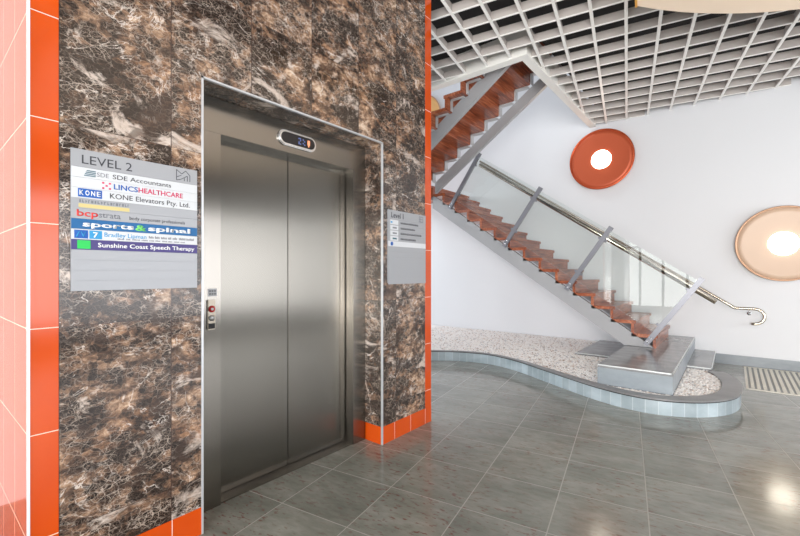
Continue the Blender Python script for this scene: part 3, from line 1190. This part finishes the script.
rng = np.random.default_rng(3)
tmp = bmesh.new()
bmesh.ops.create_icosphere(tmp, subdivisions=1, radius=1.0)
tv = np.array([v.co[:] for v in tmp.verts])
tf = np.array([[v.index for v in f.verts] for f in tmp.faces])
tmp.free()
cell = .0255
cand = []
xx = -4.9
while xx < 0.05:
    yy = 4.2
    while yy < 7.5:
        x, y = xx + rng.uniform(-.5, .5) * cell, yy + rng.uniform(-.5, .5) * cell
        # only what the camera or a step beside it could see
        if inside(x, y) and not (SL[0] - .012 < x < SL[1] + .012 and y > SL[2] - .012) and not (LS[0] - .012 < x < LS[1] + .012 and y > LS[2] - .012):
            cand.append((x, y))
        yy += cell
    xx += cell
n = len(cand)
cand = np.array(cand)
rot = rng.uniform(0, 2 * PI, n)
sx, sy, sz = rng.uniform(.010, .019, n), rng.uniform(.009, .015, n), rng.uniform(.005, .009, n)
tv_n = tv[None] * (1 + rng.uniform(-.16, .16, (n, len(tv), 1)))
P_ = tv_n * np.stack([sx, sy, sz], 1)[:, None, :]
cr, sr = np.cos(rot)[:, None], np.sin(rot)[:, None]
X_ = P_[..., 0] * cr - P_[..., 1] * sr + cand[:, 0:1]
Y_ = P_[..., 0] * sr + P_[..., 1] * cr + cand[:, 1:2]
Z_ = P_[..., 2] + (.137 + rng.uniform(0, .005, n))[:, None]
verts = np.stack([X_, Y_, Z_], -1).reshape(-1, 3)
faces = (tf[None] + (np.arange(n) * len(tv))[:, None, None]).reshape(-1, 3)
bm = bmesh.new()
bed = [(p.x, p.y) for p in offset(outer, lambda p, i: capw(p, i) + .002)][:-1]
bed += [(-.30, 6.115), (SL[1] + .002, 6.115), (SL[1] + .002, SL[2] - .002), (SL[0] - .002, SL[2] - .002), (SL[0] - .002, 6.115), (LS[0] - .002, 6.115), (LS[0] - .002, 7.52), (-5.6, 7.52)]
add_prism(bm, bed, 'Z', .125, .137)
bm.normal_update()
base_me = bpy.data.meshes.new('bed')
bm.to_mesh(base_me)
bm.free()
bv = [v.co[:] for v in base_me.vertices]
bf = [[i + len(verts) for i in p.vertices] for p in base_me.polygons]
bpy.data.meshes.remove(base_me)
me = bpy.data.meshes.new('gravel')
me.from_pydata([tuple(v) for v in verts.tolist()] + bv, [], faces.tolist() + bf)
me.materials.append(M['pebble'])
me.materials.append(M['gravel_bed'])
mi = np.zeros(len(me.polygons), dtype=np.int32)
mi[len(faces):] = 1
me.polygons.foreach_set('material_index', mi)
sm = np.ones(len(me.polygons), dtype=bool)
sm[len(faces):] = False
me.polygons.foreach_set('use_smooth', sm)
me.update()
gr = bpy.data.objects.new('gravel', me)
C.objects.link(gr)
tag(gr, 'bed of white and beige pebbles under the stairs inside the curved kerb', 'gravel', kind='stuff')

# ------------------------------------------------------------------ stairs
RISE, RUN = .170, .247
SLOPE = RISE / RUN
NB = 15
LANDZ = LZ + NB * RISE            # half landing height
X0 = -.77


def flight(t, x0, z0, n, sgn, ya, yb, ys, depth, foot=None, bracket_low=False):
    """sgn -1 climbs to the left, +1 to the right; ys = the two stringers' front faces"""
    th = .045
    for k in range(n):
        xk = x0 + sgn * k * RUN
        zb = z0 + k * RISE
        obj('riser', boxes((min(xk, xk + sgn * .036), max(xk, xk + sgn * .036), ya + .002, yb - .002, zb, zb + RISE - th)), M['wood'], t)
        if k < n - 1:
            xa, xb = xk - sgn * .022, xk + sgn * (RUN + .034)
            obj('tread', boxes((min(xa, xb), max(xa, xb), ya, yb, zb + RISE - th, zb + RISE), bevel=.003), M['wood'], t)
    xe = x0 + sgn * (n - 1) * RUN

    def top(x):
        return z0 + sgn * (x - x0) * SLOPE - .012
    for si, y in enumerate(ys):
        dp = depth[si] if isinstance(depth, tuple) else depth
        sh = .035 if isinstance(depth, tuple) and si == 1 else 0.0
        bm = bmesh.new()
        xa = x0 + sgn * .03
        if foot is not None:
            fl = foot
            xq = x0 + sgn * (fl + depth - z0 + .012) / SLOPE
            xs = x0 + sgn * (fl - z0 + .012) / SLOPE
            pl = [(xs, fl), (xe, top(xe)), (xe, top(xe) - depth), (xq, fl)]
        else:
            pl = [(xa, top(xa) - sh), (xe, top(xe) - sh), (xe, top(xe) - sh - dp), (xa, top(xa) - sh - dp)]
        add_prism(bm, pl, 'Y', y, y + .06)
        obj('stringer', bm, M['stringer'], t)
    return top


lower = thing('staircase', 'lower stair flight with red timber treads, grey posts and glass panels', 'staircase', (-2.5, 6.7, LZ))
YA = 6.10
topl = flight(lower, X0, LZ, NB, -1, YA, 7.38, (YA, 7.22), .235, foot=LZ + .004)
# posts, square to the slope
pn = Vector((SLOPE, 0, 1)).normalized()       # perpendicular to the pitch line
pd = Vector((-1, 0, SLOPE)).normalized()
posts = []
for xf in (-3.855, -2.835, -1.875, -.885):
    f0 = Vector((xf, YA - .012, topl(xf) - .03))
    p1 = f0 + pn * 1.05
    posts.append((f0, p1))
    bm = bmesh.new()
    for dy in (-.016, .016):
        add_obox(bm, (f0 + p1) / 2 + Vector((0, dy - .012, 0)), pn, pd, (0, 1, 0), (p1 - f0).length, .062, .010, bevel=.002)
    add_obox(bm, (f0 + p1) / 2 + Vector((0, -.012, 0)), pn, pd, (0, 1, 0), (p1 - f0).length - .02, .020, .022)
    po = obj('post', bm, M['post'], lower)
    for q in (.05, .11):
        bm = bmesh.new()
        c = f0 + pn * q
        add_lathe(bm, [(0, -.008), (.010, -.008), (.012, -.004), (.012, 0)], 'Y', 12, (c.x, c.y - .033, c.z))
        obj('bolt', bm, M['chrome'], po)
# glass between posts
for (a, b) in zip(posts, posts[1:]):
    (fa, ta), (fb, tb) = a, b
    e = pd * -.03
    lo, hi = .19, 1.0
    pa_, pb_ = fa + pn * lo + e, fb + pn * lo - e
    pc_, pd_ = fb + pn * hi - e, fa + pn * hi + e
    bm = bmesh.new()
    add_prism(bm, [(p.x, p.z) for p in (pa_, pb_, pc_, pd_)], 'Y', YA - .030, YA - .020)
    g = obj('glass_panel', bm, M['glass'], lower)
    for (f, sg_) in ((fa, 1), (fb, -1)):
        for q in (.30, .85):
            bm = bmesh.new()
            c = f + pn * q + pd * -.045 * sg_
            add_obox(bm, (c.x, YA - .025, c.z), pn, pd, (0, 1, 0), .032, .03, .020, bevel=.002)
            obj('glass_clamp', bm, M['post'], g)
# handrail on the posts
ra = Vector((-3.33, YA + .045, 0))
rail_pts = []
for xr in (-3.30, -.165):
    base = posts[0][1] - pn * .165
    rail_pts.append(Vector((xr, YA + .045, base.z - SLOPE * (xr - base.x))))
bm = bmesh.new()
add_tube(bm, rail_pts, .030, 16)
hr = obj('handrail', bm, M['rail_steel'], lower)
for f0, p1 in posts:
    c = p1 - pn * .165
    bm = bmesh.new()
    add_tube(bm, [(c.x, YA - .02, c.z), (c.x, YA + .045, c.z)], .010, 8)
    obj('rail_bracket', bm, M['chrome'], lower)

# wall handrail ending in a return loop
wr = thing('wall_handrail', 'bent steel handrail on the white wall ending in a downward hook', 'handrail', (-1.6, YN, 1.5))
bm = bmesh.new()
yw = YN - .075
path = [(-4.0, yw, .812 + SLOPE * 4.01), (-.02, yw, .812 + SLOPE * .03), (.0, yw, .816), (.03, yw, .811), (.22, yw, .811)]
for k in range(1, 9):
    a = PI / 2 - PI * k / 8
    path.append((.22 + .105 * math.cos(a), yw, .706 + .105 * math.sin(a)))
path.append((.185, yw, .601))
add_tube(bm, path, .0195, 14)
obj('rail', bm, M['rail_steel'], wr)
for (xb) in (-3.4, -2.2, -1.0, .165):
    zb = .812 - SLOPE * xb if xb < 0 else .811
    bm = bmesh.new()
    add_tube(bm, [(xb, yw, zb - .012), (xb, yw, zb - .055), (xb, yw + .02, zb - .07), (xb, YN, zb - .07)], .007, 8)
    add_lathe(bm, [(0, -.006), (.026, -.006), (.026, 0)], 'Y', 20, (xb, YN, zb - .07))
    obj('wall_bracket', bm, M['chrome'], wr)

# half landing
hl = thing('stair_landing', 'half landing between the two stair flights behind the marble wall', 'landing', (-5.0, 6.1, LANDZ))
XL = X0 - (NB - 1) * RUN
obj('deck', boxes((-5.6, XL - .04, 4.75, 7.5, LANDZ - .045, LANDZ)), M['wood'], hl)
obj('edge_beam', boxes((-5.6, XL - .04, YA, YA + .06, LANDZ - .26, LANDZ - .045), (-5.6, XL - .04, 5.9, 5.96, LANDZ - .26, LANDZ - .045), (XL - .10, XL - .04, 4.75, 7.5, LANDZ - .22, LANDZ - .045)), M['stringer'], hl)

# upper flight
UX0 = -4.06
upper = thing('staircase', 'upper stair flight seen from beneath, rising through the ceiling opening', 'staircase', (-3.0, 5.3, LANDZ))
UA, UB = 4.72, 5.80
YS1, YS2 = 4.86, 5.885
NU = 9
topu = flight(upper, UX0, LANDZ + .002, NU + 1, 1, UA, UB, (YS1, YS2), (.215, .185))
for k in range(NU):
    xk = UX0 + k * RUN
    zb = LANDZ + (k + 1) * RISE - .045
    for (ya, yb) in ((4.800, 4.850), (UB - .010, 5.880)):
        bm = bmesh.new()
        xa, xb = xk + .040, xk + RUN - .002
        add_box(bm, xa, xb, ya, yb, zb - .014, zb - .0005)
        add_box(bm, xa, xa + .014, ya, yb, topu(xa) - .05, zb - .0005)
        o = obj('tread_bracket', bm, M['bracket'], upper)

# ------------------------------------------------------------------ copper disc lamps on the back wall
def disc_lamp(loc, label, face, rim):
    R_ = .5
    t = thing('disc_wall_lamp', label, 'wall lamp', loc, 'round disc lamps on the white wall')
    x, y, z = loc
    bm = bmesh.new()
    prof = [(.06, -.07), (.16, -.072), (.30, -.078), (.42, -.086), (.482, -.094), (.482, -.080), (.30, -.064), (.06, -.056)]
    add_lathe(bm, prof + [prof[0]], 'Y', 72, loc)
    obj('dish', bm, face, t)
    bm = bmesh.new()
    add_lathe(bm, [(.480, -.080), (.480, -.100), (.500, -.104), (.504, -.096), (.500, -.075), (.480, -.080)], 'Y', 72, loc)
    obj('rim', bm, rim, t)
    bm = bmesh.new()
    add_lathe(bm, [(0, -.056), (.09, -.056), (.09, 0), (0, 0)], 'Y', 32, loc)
    obj('wall_mount', bm, M['white_trim'], t)
    bm = bmesh.new()
    pr = [(.158 * math.cos(a), -.070 - .045 * math.sin(a)) for a in [PI / 2 * k / 8 for k in range(9)]]
    add_lathe(bm, pr[:-1] + [(0, pr[-1][1])], 'Y', 40, loc)
    obj('lamp_globe', bm, M['lamp_glow'], t)['label'] = 'glowing white globe'
    return t


disc_lamp((-1.73, YN, 3.215), 'orange copper disc lamp below the corner of the ceiling opening', M['copper'], M['copper_rim'])
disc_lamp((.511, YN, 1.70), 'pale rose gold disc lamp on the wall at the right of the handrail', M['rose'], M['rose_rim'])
disc_lamp((-5.45, YN, 4.80), 'tan disc lamp half hidden beside the upper flight, seen through the opening', M['amber'], M['rose_rim'])

# ------------------------------------------------------------------ entrance mat
fm = thing('floor_mat', 'ribbed entrance mat let into the floor below the pale disc lamp', 'mat', (.9, 6.75, 0))
obj('frame', boxes((.105, 1.72, 6.05, 6.075, 0, .006), (.105, 1.72, 7.425, 7.45, 0, .006), (.105, .13, 6.075, 7.425, 0, .006), (1.695, 1.72, 6.075, 7.425, 0, .006)), M['mat_bar'], fm)
obj('backing', boxes((.13, 1.695, 6.075, 7.425, 0, .003)), M['mat_base'], fm)
bm = bmesh.new()
x = .15
while x < 1.68:
    add_box(bm, x, x + .032, 6.30, 7.42, .003, .008, bevel=.002)
    for q in (6.10, 6.17, 6.24):
        add_box(bm, x, x + .032, q, q + .045, .003, .007)
    x += .054
obj('ribbed_surface', bm, M['mat_bar'], fm)
